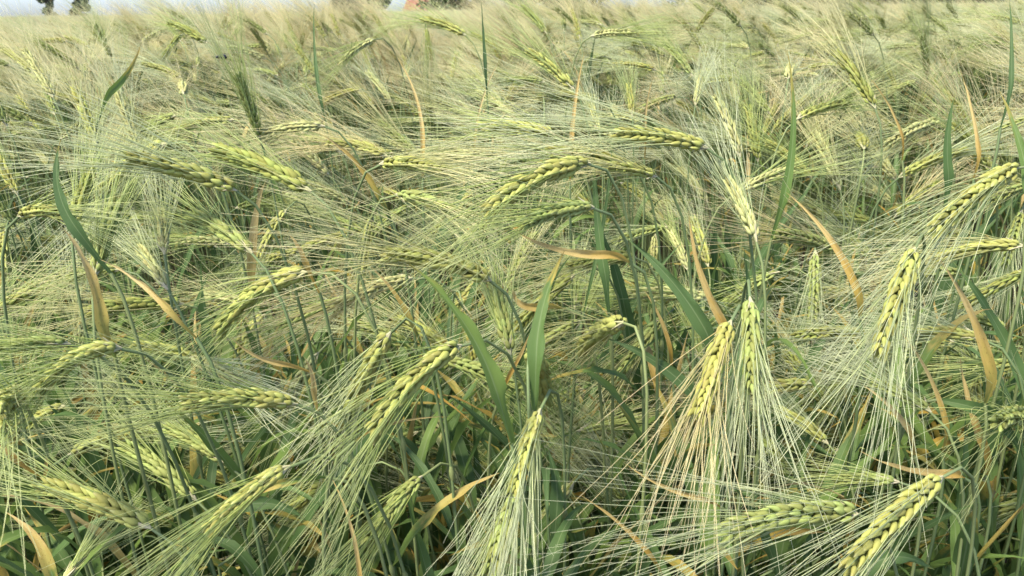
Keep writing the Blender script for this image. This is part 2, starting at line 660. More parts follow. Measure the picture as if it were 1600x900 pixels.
tree(152, 62, 6.4, 1.6, 11, "dark conifer poking above the crop at the left, against pale sky", CROWN_PALE, True)
tree(196, 66, 6.0, 1.5, 12, "thin tree just right of the dark conifer on the left skyline", CROWN_PALE)
tree(585, 64, 8.0, 4.4, 13, "leafy tree left of the red roofed house", CROWN)
tree(738, 60, 8.0, 5.0, 14, "dark tree right of the red roofed house and its white chimney", CROWN)
tree(862, 56, 8.5, 6.0, 15, "wide dark tree on the skyline at top centre, left of the pale gap", CROWN)
tree(1075, 58, 8.0, 5.5, 16, "pale bushy tree on the skyline right of the pale gap", CROWN_PALE)
tree(1185, 55, 8.5, 7.0, 17, "dark rounded tree on the skyline between two bushy neighbours", CROWN)
tree(1290, 57, 8.5, 7.0, 18, "tall dark tree above the olive ear on the right", CROWN)
tree(1395, 54, 9.0, 7.5, 19, "broad dark tree, second from the right end of the tree row", CROWN)
tree(1520, 55, 9.0, 8.0, 20, "broad dark tree at the right end of the tree row", CROWN)


def quad_box(mb, x0, x1, y0, y1, z0, z1, mat=0):
    V = [(x0, y0, z0), (x1, y0, z0), (x1, y1, z0), (x0, y1, z0), (x0, y0, z1), (x1, y0, z1), (x1, y1, z1), (x0, y1, z1)]
    mb.add(V, [(0, 3, 2, 1), (4, 5, 6, 7), (0, 1, 5, 4), (1, 2, 6, 5), (2, 3, 7, 6), (3, 0, 4, 7)], mat)


def house():
    d = 112.0
    x = (676 - 800) / FPX * d / math.cos(PITCH)
    z = float(ground_z(np.array(d)))
    o = thing("house", "small house with reddish tiled roof and white chimney beyond the field", "house", (x, d, z))
    hw, hd, wh, rh = 1.95, 3.0, 3.6, 2.2
    mb = MB()
    quad_box(mb, -hw, hw, -hd, hd, 0, wh)
    build(mb, "wall", [WALLM], o, smooth=False)
    mb = MB()
    e = 0.25
    V = [(-hw - e, -hd - e, wh - 0.02), (hw + e, -hd - e, wh - 0.02), (hw + e, hd + e, wh - 0.02), (-hw - e, hd + e, wh - 0.02),
         (-hw + 0.35, 0, wh + rh), (hw - 0.2, 0, wh + rh)]
    mb.add(V, [(0, 1, 5, 4), (2, 3, 4, 5), (1, 2, 5, 5), (3, 0, 4, 4), (3, 2, 1, 0)])
    rf = build(mb, "roof", [ROOFM], o, smooth=False)
    mb = MB()
    quad_box(mb, hw - 0.15, hw + 0.55, -1.2, -0.4, 0.0, wh + rh + 0.75)
    quad_box(mb, hw - 0.22, hw + 0.62, -1.27, -0.33, wh + rh + 0.752, wh + rh + 0.9)
    build(mb, "chimney", [WHITEM], rf, smooth=False)
    for wx in (-1.2, 0.9):
        mb = MB()
        quad_box(mb, wx - 0.42, wx + 0.42, -hd - 0.05, -hd - 0.002, 1.2, 2.4)
        w = build(mb, "window", [WHITEM], o, smooth=False)
        mb = MB()
        quad_box(mb, wx - 0.36, wx + 0.36, -hd - 0.06, -hd - 0.052, 1.26, 2.34)
        build(mb, "pane", [GLASSM], w, smooth=False)
    mb = MB()
    quad_box(mb, -0.4, 0.35, -hd - 0.05, -hd - 0.002, 0.0, 2.0)
    build(mb, "door", [BARK], o, smooth=False)


house()

# ------------------------------------------------------------------ individual barley plants
STALK_GROUP = "barley stalks standing in the field"
placed = []        # (mid px, half length px, depth, 3-D base) of every ear, to keep the others off


def make_stalk(B, T, bow, face, colour, awn, label, rs, whole_grains, awn_len=0.125, fan=1.0, sweep=None, leaves=2, nodes=24, gshift=None):
    B, T = np.asarray(B, float), np.asarray(T, float)
    axis, mats, awns, gsc = ear_layout(B, T, bow, face, nodes, rs, awn_len, fan, sweep)
    d0 = unit(axis[3] - axis[0])
    dh = np.array([d0[0], d0[1], 0])
    dh[1] = min(dh[1], 0.1)
    Gp = B - dh * rs.uniform(0.05, 0.09) + np.array([rs.normal(0, 0.015), abs(rs.normal(0.06, 0.03)), 0])
    if gshift is not None:
        Gp = Gp + np.asarray(gshift)
    Gp[2] = 0.0
    o = thing("barley_stalk", label, "barley", tuple(Gp), STALK_GROUP)
    sp = stem_path(Gp.copy(), B, d0)
    mb = MB()
    stem_into(mb, sp, rs, 0)
    build(mb, "stem", [STEM], o, Gp)
    mb = MB()
    tubes(mb, axis[None, ::6], np.linspace(0.0014, 0.0007, len(axis[::6])), 5, 0, [0.8])
    collar_into(mb, B, d0, rs, 1)
    ear = build(mb, "ear", [STEM, COLLAR], o, Gp)
    if whole_grains:
        me = GRAIN_ME[colour]
        for M in mats:
            g = bpy.data.objects.new("grain", me)
            col.objects.link(g)
            g.parent = ear
            M = M.copy()
            M[:3, 3] -= Gp
            g.matrix_basis = Matrix(M.tolist())
    else:
        gm = MB()
        for M in mats:
            V = np.concatenate(GRAIN_LOW.V) @ M[:3, :3].T + M[:3, 3]
            gm.add(V, GRAIN_LOW.Q[0], 0, GRAIN_LOW.At[0][:, 0], 0.0, rs.random())
        build(gm, "grain_cluster", [G[colour]], ear, Gp, kind='stuff')
    mb = MB()
    r = np.linspace(1, 0.28, awns.shape[1]) * 0.00035
    tubes(mb, awns, r[None] * rs.uniform(0.75, 1.2, (len(awns), 1)), 3, 0, rs.random(len(awns)))
    build(mb, "beard", [A[awn]], ear, Gp, kind='stuff')
    for i in range(leaves):
        f = (0.60, 0.42, 0.28)[i] + rs.uniform(-0.06, 0.06)
        p = sp[int(f * (len(sp) - 1))]
        az = rs.uniform(0, 2 * math.pi)
        mb = MB()
        dryv = rs.choice([0.0, 0.1, 0.25, 0.5, 0.95], p=[0.42, 0.22, 0.2, 0.1, 0.06])
        L = rs.uniform(0.13, 0.2)
        leaf_into(mb, leaf_path(p, az, L, rs.uniform(0.5, 0.9), rs.uniform(0.1, 0.8)), rs.uniform(0.009, 0.014), (math.cos(az) * -0.4, math.sin(az) * -0.4, 1), rs, dryv, 0, twist=rs.normal(0, 1.0))
        build(mb, "leaf", [LEAF], o, Gp)
    return o


def zmin_for(py):
    return 0.74 if py > 250 else 0.84


# base px, tip px, grain colour, awn colour, label; optional extras
EARS = [
    ((1468, 748), (1322, 893), 'yellow', 'silver', "large yellow-green ear drooping down left from a cream collar, bottom right corner", dict(s=-1)),
    ((1335, 803), (1128, 834), 'green', 'silver', "long green ear lying almost flat, pointing left, bottom right", dict(s=-1, bow=.07)),
    ((1428, 392), (1372, 556), 'yellow', 'silver', "plump yellow ear hanging straight down with wide fan of awns, right side", dict(s=-1, tw=5, fan=1.5)),
    ((1587, 263), (1458, 362), 'yellow', 'silver', "plump yellow ear slanting down left from the right edge", dict(s=-1, tw=10)),
    ((1140, 506), (1090, 655), 'gold', 'tan', "golden ear with long straw awns hanging below the orange-brown leaf", dict(s=-1, d=0.54, fan=1.5, tw=8)),
    ((1172, 470), (1173, 610), 'green', 'silver', "green ear hanging straight down, just right of the golden one", dict(s=-1, d=0.56, tw=4)),
    ((842, 645), (803, 772), 'yellow', 'silver', "yellow-green ear hanging at bottom centre above another hanging ear", dict(s=-1, d=0.53, tw=8)),
    ((806, 775), (765, 898), 'green', 'silver', "green ear hanging at the bottom edge, centre, behind pale awns", dict(s=-1)),
    ((715, 542), (578, 680), 'yellow', 'green', "large plump ear curving down left below the broad bright green leaf", dict(s=-1, bow=.09, tw=12, fan=1.4)),
    ((608, 523), (545, 640), 'yellow', 'silver', "yellow ear parallel and left of the large plump one at centre left", dict(s=1, d=0.6)),
    ((474, 426), (342, 514), 'yellow', 'green', "plump ear arching down left at centre left, awns fanning to the left", dict(s=1, d=0.62, bow=.10, tw=10)),
    ((182, 544), (60, 612), 'yellow', 'green', "yellow-green ear arching down left near the left edge, above curled fine awns", dict(s=-1, d=0.52, bow=.12)),
    ((102, 537), (-4, 546), 'green', 'green', "green ear lying flat against the left edge at mid height", dict(s=-1, d=0.53)),
    ((230, 822), (66, 758), 'yellow', 'green', "large yellow-green spiky ear pointing up left in the bottom left corner", dict(s=1, d=.55, tw=12, fan=.9)),
    ((303, 778), (196, 696), 'green', 'green', "green ear pointing up left, above the spiky ear of the bottom left corner", dict(s=1, d=0.66)),
    ((350, 720), (262, 668), 'green', 'green', "small green ear pointing up left, topmost of three at lower left", dict(s=1, d=0.66)),
    ((446, 732), (326, 832), 'yellow', 'green', "yellow-green ear slanting down left beneath a yellow leaf blade, lower left", dict(s=-1, d=0.51)),
    ((655, 748), (572, 852), 'green', 'green', "shaded green ear deep in the gap at lower centre left", dict(s=-1, d=0.62)),
    ((832, 552), (852, 624), 'yellow', 'green', "short yellow-green ear hanging in front of the broad upright leaf at centre", dict(s=1, d=.56, full=1, tw=5)),
    ((972, 504), (908, 545), 'yellow', 'straw', "short stout yellow ear pointing down left at centre", dict(s=1, d=.57, full=1, tw=8)),
    ((917, 256), (756, 336), 'yellow', 'green', "prominent plump ear arching left from a white collar, upper centre", dict(s=-1, bow=.09, tw=6)),
    ((922, 324), (815, 350), 'green', 'green', "smaller green ear just below the prominent arching ear, upper centre", dict(s=-1, d=0.55, bow=.06)),
    ((762, 436), (602, 398), 'yellow', 'straw', "long yellow-green ear pointing left with dry collar, above the broad bright leaf", dict(s=-1, d=0.58, bow=.06)),
    ((482, 296), (338, 234), 'olive', 'green', "long olive-green ear pointing up left, left of the orange and green bent leaf", dict(s=1, d=0.62, bow=.04)),
    ((598, 256), (692, 266), 'yellow', 'straw', "yellow ear pointing right with bundled straw awns, upper centre left", dict(s=-1, d=0.66)),
    ((624, 304), (708, 332), 'green', 'straw', "green ear pointing right with torn white collar scales", dict(s=-1, d=0.62)),
    ((602, 242), (512, 222), 'yellow', 'tan', "yellow ear half behind the orange and green bent leaf", dict(s=1)),
    ((1022, 274), (950, 261), 'yellow', 'straw', "yellow ear pointing left beside the thin upright blade, upper centre right", dict(s=-1, d=0.66)),
    ((862, 210), (748, 199), 'yellow', 'green', "slim yellow ear lying flat left of the tall upright orange leaf", dict(s=1, d=0.74)),
    ((726, 54), (658, 30), 'yellow', 'green', "bright ear pointing left near the top edge, below the house", dict(s=1)),
    ((609, 158), (574, 113), 'pale', 'silver', "pale cream-yellow ear pointing up left, left of the forked orange leaf", dict(s=1)),
    ((562, 140), (505, 160), 'gold', 'tan', "golden brown ear drooping left near the pale cream-yellow ear", dict(s=-1)),
    ((582, 62), (532, 98), 'pale', 'green', "faint pale ear drooping left in the upper haze of awns", dict(s=-1)),
    ((1156, 242), (1119, 152), 'pale', 'silver', "pale ear leaning up left, left one of a pair at upper right", dict(s=1)),
    ((1184, 250), (1168, 165), 'olive', 'green', "dull olive ear, right one of a pair leaning up at upper right", dict(s=1)),
    ((1180, 372), (1136, 282), 'pale', 'silver', "pale green ear leaning up left from a long cream collar, right of centre", dict(s=1, d=0.64)),
    ((1366, 166), (1306, 82), 'olive', 'straw', "stout olive ear leaning up left in the upper right", dict(s=1)),
    ((1490, 164), (1450, 122), 'olive', 'green', "short olive ear leaning up left beside a green blade at upper right", dict(s=1)),
    ((1578, 74), (1518, 70), 'green', 'green', "small green ear pointing left from the dark upright blade at top right", dict(s=-1)),
    ((1468, 188), (1384, 228), 'pale', 'silver', "pale bristly ear drooping left at upper right", dict(s=-1)),
    ((1408, 275), (1510, 235), 'yellow', 'silver', "green ear pointing right and slightly up with cream collar at its left end", dict(s=-1)),
    ((1368, 350), (1284, 334), 'olive', 'green', "dark green ear pointing left behind the yellow and tan leaf on the right", dict(s=1)),
    ((1594, 384), (1466, 402), 'yellow', 'straw', "slim straw-yellow ear lying flat at the right edge", dict(s=1)),
    ((1528, 527), (1430, 521), 'yellow', 'silver', "ear lying flat behind the wide yellow leaf at the right", dict(s=1, d=0.64)),
    ((1566, 512), (1512, 498), 'green', 'silver', "half hidden ear touching the right side of the wide yellow leaf", dict(s=1)),
    ((1449, 640), (1366, 598), 'green', 'silver', "green ear pointing up left with shaggy cream collar, lower right", dict(s=1, d=0.62)),
    ((1398, 752), (1304, 752), 'green', 'green', "small green ear lying flat left of the big bottom right ear", dict(s=1, d=0.6)),
    ((458, 630), (286, 631), 'yellow', 'green', "slim yellow-green ear lying flat, pointing left, at left of centre", dict(s=-1, d=0.54)),
    ((797, 548), (768, 438), 'green', 'green', "slim dark green ear standing upright between two broad green leaves", dict(s=1, d=0.64)),
    ((705, 548), (622, 498), 'olive', 'straw', "dull ear tucked behind the large plump ear, pointing up left", dict(s=1)),
    ((117, 344), (143, 262), 'olive', 'green', "stout olive ear standing right of the dark upright leaf on the left", dict(s=1, d=0.66)),
    ((32, 336), (102, 337), 'yellow', 'green', "yellow ear pointing right towards the dark upright leaf on the left", dict(s=-1, d=0.61, bow=.1)),
    ((150, 426), (182, 316), 'green', 'green', "slim green ear curving up right above the tan blades on the left", dict(s=1, d=0.6)),
    ((257, 392), (252, 328), 'pale', 'silver', "pale ear standing upright at left, above the second tan blade", dict(s=1, d=0.66)),
    ((260, 448), (217, 386), 'pale', 'silver', "pale ear leaning up left, just below the pale upright one at left", dict(s=1, d=0.66)),
    ((390, 392), (300, 334), 'green', 'green', "green ear pointing up left below the long olive-green ear", dict(s=1, d=0.62)),
    ((8, 362), (2, 448), 'yellow', 'green', "yellow ear hanging down, cut by the left edge", dict(s=-1)),
    ((87, 270), (48, 228), 'pale', 'silver', "pale ear leaning up left, left of the dark upright leaf", dict(s=1)),
    ((102, 422), (70, 466), 'green', 'green', "small green ear drooping left beneath the first tan blade", dict(s=-1)),
    ((82, 150), (38, 78), 'pale', 'straw', "pale yellow ear leaning up left in the upper left corner", dict(s=1)),
    ((52, 114), (6, 78), 'yellow', 'straw', "dull yellow ear at the left edge, left of the pale yellow one", dict(s=1)),
    ((60, 208), (28, 152), 'yellow', 'straw', "yellowish ear leaning up left, below the upper left corner ears", dict(s=1)),
    ((150, 222), (117, 138), 'yellow', 'straw', "faint yellow ear leaning up left, below the folded green leaf", dict(s=1)),
    ((214, 228), (184, 146), 'pale', 'silver', "pale bristly ear just right of and below the folded green leaf", dict(s=1)),
    ((322, 66), (264, 36), 'olive', 'green', "dark olive ear pointing left near the top, above the small dark insect", dict(s=1)),
    ((287, 146), (284, 128), 'pale', 'tan', "pale round ear seen end on in the tan awns at upper left", dict(s=1, d=1.25)),
    ((849, 152), (845, 168), 'green', 'silver', "round green ear seen end on with white tuft, left of tall orange leaf", dict(s=1, d=1.15)),
    ((988, 180), (982, 132), 'yellow', 'green', "short bright yellow ear standing upright, upper centre right", dict(s=1, d=1.25)),
    ((1087, 162), (1096, 120), 'pale', 'silver', "whitish ear standing upright beneath a spray of pale awns", dict(s=1, d=1.25)),
    ((1232, 122), (1236, 104), 'pale', 'silver', "pale yellow ear seen end on behind the tall green blade", dict(s=1, d=1.2)),
    ((1082, 118), (1038, 68), 'green', 'green', "green ear leaning up left near the top, right of centre", dict(s=1)),
    ((854, 52), (816, 10), 'green', 'green', "bright green ear leaning up left at the top edge, centre", dict(s=1)),
    ((926, 56), (1000, 54), 'pale', 'green', "pale ear lying flat and pointing right near the top, centre", dict(s=-1)),
    ((894, 137), (826, 80), 'yellow', 'green', "long slim ear pointing up left to the left of the orange leaf's tip", dict(s=1)),
    ((936, 204), (924, 164), 'pale', 'silver', "small pale ear just right of the tall upright orange leaf", dict(s=1, d=1.1)),
    ((1350, 232), (1340, 212), 'olive', 'straw', "round olive ear seen end on, below the stout olive ear", dict(s=1, d=.95)),
    ((1312, 294), (1272, 208), 'pale', 'straw', "pale straw ear leaning up left, right of the tall green blade", dict(s=1)),
    ((1104, 314), (1062, 262), 'pale', 'silver', "pale feathery ear leaning up left, right of centre", dict(s=1)),
    ((1074, 420), (1043, 355), 'pale', 'green', "pale green ear left of the orange-brown leaf's tip", dict(s=1)),
    ((1106, 414), (1083, 342), 'yellow', 'silver', "narrow yellow ear directly behind the orange-brown leaf's tip", dict(s=1)),
    ((971, 286), (1024, 324), 'olive', 'straw', "dull ear drooping right from a white tuft, upper centre right", dict(s=-1)),
    ((1368, 408), (1308, 362), 'green', 'silver', "green ear below the dark ear, right of the yellow and tan leaf", dict(s=1)),
    ((898, 478), (898, 425), 'green', 'green', "small green ear upright behind the broad upright leaf at centre", dict(s=1, d=.9)),
    ((912, 492), (934, 448), 'green', 'green', "small pale-tipped ear leaning right above the short stout yellow ear", dict(s=1, d=.88)),
    ((1096, 560), (1080, 505), 'green', 'green', "shaded green ear just left of the golden hanging ear", dict(s=1, d=.8)),
    ((100, 905), (138, 868), 'pale', 'green', "pale ear tip showing at the bottom edge, lower left", dict(s=1, d=.6)),
    ((28, 620), (-10, 656), 'yellow', 'green', "yellow-green ear drooping off the left edge below the arching yellow-green ear", dict(s=-1, d=0.53)),
    ((905, 672), (985, 664), 'green', 'green', "blurred green ear lying flat, centre, left of the long straw awns", dict(s=1, d=.8)),
    ((300, 560), (372, 600), 'pale', 'silver', "pale split ear drooping right below the plump arching ear at left", dict(s=-1, d=.72)),
    ((1290, 690), (1218, 640), 'yellow', 'silver', "yellowish ear among crossing awns, lower right of centre", dict(s=1, d=.72)),
    ((1600, 650), (1560, 662), 'green', 'green', "small green ear drooping in at the right edge, lower right", dict(s=-1, d=.7)),
]


def build_hand_ears():
    for i, (b, t, gc, ac, label, kw) in enumerate(EARS):
        rs = np.random.default_rng(100 + i)
        lp = math.hypot(t[0] - b[0], t[1] - b[1])
        L = 0.082 * rs.uniform(0.94, 1.06)
        d = kw.get('d') or min(FPX * L * 0.93 / lp, (CAM_H - zmin_for(b[1])) / max(0.02, slope(b[1])))
        d = max(d, 0.47)
        B = at(b[0], b[1], d)
        inpl = lp * d / FPX
        if kw.get('d') and inpl > 0.022 and not kw.get('full'):
            L = min(L, inpl / 0.9)
        dd = math.sqrt(max(0.0, L * L - inpl * inpl))
        T = at(t[0], t[1], d + kw['s'] * dd)
        if inpl > L:
            L = inpl
        bow = np.array([0, 0, 1.0]) * kw.get('bow', 0.05) * L
        mid = (B + T) / 2
        view = unit(CAMP - mid)
        tg = unit(T - B)
        tw = R(kw.get('tw', rs.choice([-1, 1]) * rs.uniform(10, 45)))
        s_ = np.cross(tg, view)
        face = view * math.cos(tw) + s_ * math.sin(tw)
        grav = np.array([0, 0, -0.05]) + tg * 0.0
        make_stalk(B, T, bow, face, gc, ac, label, rs, d < 0.92, awn_len=rs.uniform(0.115, 0.14) * float(np.clip(L / 0.08, 0.55, 1.0)), fan=kw.get('fan', 1.15), sweep=grav + rs.normal(0, 0.03, 3), leaves=2 if d < 1.2 else 1)
        placed.append(((b[0] + t[0]) / 2, (b[1] + t[1]) / 2, max(lp / 2, 14), d, B))


build_hand_ears()

# ------------------------------------------------------------------ leafy shoots whose blades show in the photo
# base px, tip px, depth, width mm, dryness, bow (px to the right of base->tip), twist, label, shade (v)
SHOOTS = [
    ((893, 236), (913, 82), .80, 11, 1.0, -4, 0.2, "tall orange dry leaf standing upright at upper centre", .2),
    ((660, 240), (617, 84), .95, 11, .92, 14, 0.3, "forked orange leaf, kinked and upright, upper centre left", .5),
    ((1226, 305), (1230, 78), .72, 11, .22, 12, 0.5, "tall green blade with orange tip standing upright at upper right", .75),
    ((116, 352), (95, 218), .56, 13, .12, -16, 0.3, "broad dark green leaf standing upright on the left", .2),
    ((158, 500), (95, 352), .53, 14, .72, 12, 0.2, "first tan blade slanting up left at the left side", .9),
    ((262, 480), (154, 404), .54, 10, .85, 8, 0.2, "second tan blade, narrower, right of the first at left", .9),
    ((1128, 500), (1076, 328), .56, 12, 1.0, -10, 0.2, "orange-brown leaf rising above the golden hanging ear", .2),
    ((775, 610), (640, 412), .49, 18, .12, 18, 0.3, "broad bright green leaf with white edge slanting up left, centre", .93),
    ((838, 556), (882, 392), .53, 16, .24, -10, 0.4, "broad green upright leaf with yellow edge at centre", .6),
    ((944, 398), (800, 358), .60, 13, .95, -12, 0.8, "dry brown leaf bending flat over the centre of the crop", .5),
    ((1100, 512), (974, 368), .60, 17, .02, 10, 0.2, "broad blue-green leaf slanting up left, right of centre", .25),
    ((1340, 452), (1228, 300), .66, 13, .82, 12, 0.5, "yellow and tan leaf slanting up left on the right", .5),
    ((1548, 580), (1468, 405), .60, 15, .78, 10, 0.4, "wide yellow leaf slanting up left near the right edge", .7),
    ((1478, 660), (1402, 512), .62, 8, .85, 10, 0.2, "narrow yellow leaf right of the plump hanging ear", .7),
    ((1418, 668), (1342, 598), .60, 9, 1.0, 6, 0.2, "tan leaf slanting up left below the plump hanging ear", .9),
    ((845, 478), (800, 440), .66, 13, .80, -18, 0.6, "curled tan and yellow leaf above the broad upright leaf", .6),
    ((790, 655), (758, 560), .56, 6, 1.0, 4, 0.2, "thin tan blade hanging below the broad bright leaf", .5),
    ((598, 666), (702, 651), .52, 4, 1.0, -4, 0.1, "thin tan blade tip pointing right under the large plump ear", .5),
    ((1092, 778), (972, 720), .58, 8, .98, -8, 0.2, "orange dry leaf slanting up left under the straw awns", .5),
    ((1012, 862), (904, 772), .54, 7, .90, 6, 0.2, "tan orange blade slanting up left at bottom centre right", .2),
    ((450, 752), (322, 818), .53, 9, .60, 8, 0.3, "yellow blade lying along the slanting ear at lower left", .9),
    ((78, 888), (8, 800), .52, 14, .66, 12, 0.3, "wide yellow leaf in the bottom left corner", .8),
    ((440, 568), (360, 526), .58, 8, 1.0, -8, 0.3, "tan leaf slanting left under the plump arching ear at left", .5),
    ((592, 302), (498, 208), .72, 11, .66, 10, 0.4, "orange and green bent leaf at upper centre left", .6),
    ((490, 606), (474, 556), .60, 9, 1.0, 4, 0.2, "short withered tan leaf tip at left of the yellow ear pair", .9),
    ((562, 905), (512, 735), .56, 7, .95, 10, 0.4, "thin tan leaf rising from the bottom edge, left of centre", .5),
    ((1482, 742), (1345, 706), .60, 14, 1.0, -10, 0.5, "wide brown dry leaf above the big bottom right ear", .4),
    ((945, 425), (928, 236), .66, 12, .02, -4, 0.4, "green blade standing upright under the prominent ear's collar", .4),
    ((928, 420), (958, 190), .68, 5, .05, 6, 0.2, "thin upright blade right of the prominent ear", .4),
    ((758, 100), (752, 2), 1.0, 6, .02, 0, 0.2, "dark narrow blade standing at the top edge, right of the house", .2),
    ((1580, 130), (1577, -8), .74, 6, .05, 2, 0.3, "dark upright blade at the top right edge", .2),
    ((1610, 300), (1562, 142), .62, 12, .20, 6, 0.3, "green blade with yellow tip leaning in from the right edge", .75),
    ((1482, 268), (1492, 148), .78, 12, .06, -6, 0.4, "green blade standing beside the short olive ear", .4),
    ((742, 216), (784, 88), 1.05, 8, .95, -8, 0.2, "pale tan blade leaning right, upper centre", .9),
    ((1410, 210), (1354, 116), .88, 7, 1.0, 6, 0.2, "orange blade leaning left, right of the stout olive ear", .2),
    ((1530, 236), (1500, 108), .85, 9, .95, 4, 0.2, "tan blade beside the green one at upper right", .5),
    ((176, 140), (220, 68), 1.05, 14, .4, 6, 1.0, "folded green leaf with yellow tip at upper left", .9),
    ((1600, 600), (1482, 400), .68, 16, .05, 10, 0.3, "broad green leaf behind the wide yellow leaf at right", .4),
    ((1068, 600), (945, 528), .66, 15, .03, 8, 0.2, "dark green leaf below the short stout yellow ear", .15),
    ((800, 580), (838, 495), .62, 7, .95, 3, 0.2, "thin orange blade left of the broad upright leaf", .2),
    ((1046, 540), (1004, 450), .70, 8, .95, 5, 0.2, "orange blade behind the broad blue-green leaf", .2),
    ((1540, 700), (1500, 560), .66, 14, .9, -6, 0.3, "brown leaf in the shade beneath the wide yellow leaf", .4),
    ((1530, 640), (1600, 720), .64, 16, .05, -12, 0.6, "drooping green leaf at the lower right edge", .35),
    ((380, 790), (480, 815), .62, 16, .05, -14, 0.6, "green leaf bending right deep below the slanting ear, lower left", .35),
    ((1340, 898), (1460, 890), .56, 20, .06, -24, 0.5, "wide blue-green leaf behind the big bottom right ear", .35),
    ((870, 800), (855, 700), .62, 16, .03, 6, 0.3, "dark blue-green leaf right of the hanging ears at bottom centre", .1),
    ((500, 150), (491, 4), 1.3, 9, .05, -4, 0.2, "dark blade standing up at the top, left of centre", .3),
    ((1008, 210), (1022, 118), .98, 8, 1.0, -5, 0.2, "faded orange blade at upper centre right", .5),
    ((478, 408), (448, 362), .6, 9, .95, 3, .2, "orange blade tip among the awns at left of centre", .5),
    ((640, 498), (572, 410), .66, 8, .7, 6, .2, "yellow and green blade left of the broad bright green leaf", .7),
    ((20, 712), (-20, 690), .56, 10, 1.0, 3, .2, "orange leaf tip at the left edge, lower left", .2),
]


def build_shoots():
    for i, (b, t, d, w, dry, bow, tw, label, v) in enumerate(SHOOTS):
        rs = np.random.default_rng(500 + i)
        dd = rs.uniform(-0.02, 0.03)
        B, T = at(b[0], b[1], d), at(t[0], t[1], d + dd)
        n = unit(np.array([-(t[1] - b[1]), t[0] - b[0], 0.0]))
        mx, my = (b[0] + t[0]) / 2 + n[0] * bow * 2, (b[1] + t[1]) / 2 + n[1] * bow * 2
        Mid = at(mx, my, d + dd * 0.3 - 0.004)
        face = unit(CAMP - B) + rs.normal(0, 0.25, 3)
        tg = unit(Mid - B)
        Gp = B - np.array([tg[0], tg[1], 0]) * 0.05 + np.array([rs.normal(0, .01), 0.05 + 0.03 * rs.random(), 0])
        Gp[2] = 0
        o = thing("barley_shoot", label, "barley leaf", tuple(Gp), "leafy barley shoots between the ears")
        B0 = B - tg * (0.02 if dry > 0.5 else 0.03) + np.array([0, 0.012, -0.010])
        p = bez3(Gp, Gp + np.array([0, 0, B[2] * 0.6]), B0 - tg * 0.05, B0, 12)
        mb = MB()
        stem_into(mb, p, rs, 0, 0.0017, 0.0012)
        build(mb, "stem", [STEM], o, Gp)
        mb = MB()
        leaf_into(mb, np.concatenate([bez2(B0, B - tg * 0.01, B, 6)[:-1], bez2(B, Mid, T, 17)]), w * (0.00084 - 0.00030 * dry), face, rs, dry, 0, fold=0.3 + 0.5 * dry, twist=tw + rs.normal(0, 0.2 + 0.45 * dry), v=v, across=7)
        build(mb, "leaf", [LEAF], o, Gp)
        az = rs.uniform(0, 2 * math.pi)
        mb = MB()
        leaf_into(mb, leaf_path(p[6], az, rs.uniform(.12, .18), .6, rs.uniform(.2, .7)), 0.012, (-.4 * math.cos(az), -.4 * math.sin(az), 1), rs, 0.05, 0, twist=rs.normal(0, .8))
        build(mb, "leaf", [LEAF], o, Gp)


build_shoots()

# ------------------------------------------------------------------ further single stalks between the ones above
COLOUR_WORD = {'green': 'green', 'yellow': 'yellow-green', 'pale': 'pale', 'olive': 'olive', 'gold': 'golden'}
MARKS = [
    ((905, 150), "the tall orange upright leaf"), ((632, 150), "the forked orange leaf"), ((1228, 190), "the tall green blade"),
    ((100, 285), "the broad dark leaf at left"), ((125, 425), "the first tan blade"), ((1100, 410), "the orange-brown leaf"),
    ((705, 510), "the broad bright green leaf"), ((860, 470), "the yellow-edged upright leaf"), ((872, 378), "the flat brown leaf"),
    ((1035, 440), "the broad blue-green leaf"), ((1285, 380), "the yellow and tan leaf"), ((1510, 490), "the wide yellow leaf"),
    ((1400, 475), "the plump hanging ear"), ((1522, 312), "the plump slanting ear"), ((1118, 580), "the golden hanging ear"),
    ((645, 610), "the large plump ear"), ((408, 468), "the plump arching ear"), ((120, 575), "the arching yellow-green ear"),
    ((148, 790), "the spiky bottom left ear"), ((385, 785), "the yellow blade at lower left"), ((1395, 820), "the big bottom right ear"),
    ((1230, 820), "the long flat ear at bottom right"), ((825, 710), "the hanging ear at bottom centre"), ((838, 290), "the prominent arching ear"),
    ((410, 265), "the long olive-green ear"), ((545, 255), "the orange bent leaf"), ((592, 135), "the pale cream-yellow ear"),
    ((692, 42), "the bright top ear"), ((1336, 124), "the stout olive ear"), ((1548, 72), "the small top right ear"),
    ((1458, 255), "the right-pointing green ear"), ((345, 88), "the small dark insect"), ((198, 105), "the folded green leaf"),
    ((285, 135), "the round end-on ear at left"), ((60, 115), "the pale upper left ear"), ((1035, 750), "the orange leaf under straw awns"),
    ((955, 815), "the tan bottom blade"), ((1135, 195), "the pale ear pair"), ((1420, 720), "the wide brown dry leaf"),
    ((765, 150), "the pale tan blade"), ((1380, 165), "the orange blade by the olive ear"), ((985, 155), "the short bright yellow ear"),
    ((1550, 650), "the brown shaded leaf"), ((940, 320), "the upright blade under the collar"), ((640, 318), "the ear with torn collar"),
    ((260, 415), "the pale upright ear pair"), ((1060, 90), "the green ear near the top"), ((835, 30), "the bright green top ear"),
]
used_labels = set(e[4] for e in EARS) | set(s[7] for s in SHOOTS)
COMPASS = [("right of", 0), ("above right of", 45), ("above", 90), ("above left of", 135), ("left of", 180), ("below left of", 225), ("below", 270), ("below right of", 315)]


def side_word(dx, dy):
    a = math.degrees(math.atan2(-dy, dx)) % 360
    return min(COMPASS, key=lambda c: min(abs(a - c[1]), 360 - abs(a - c[1])))[0]


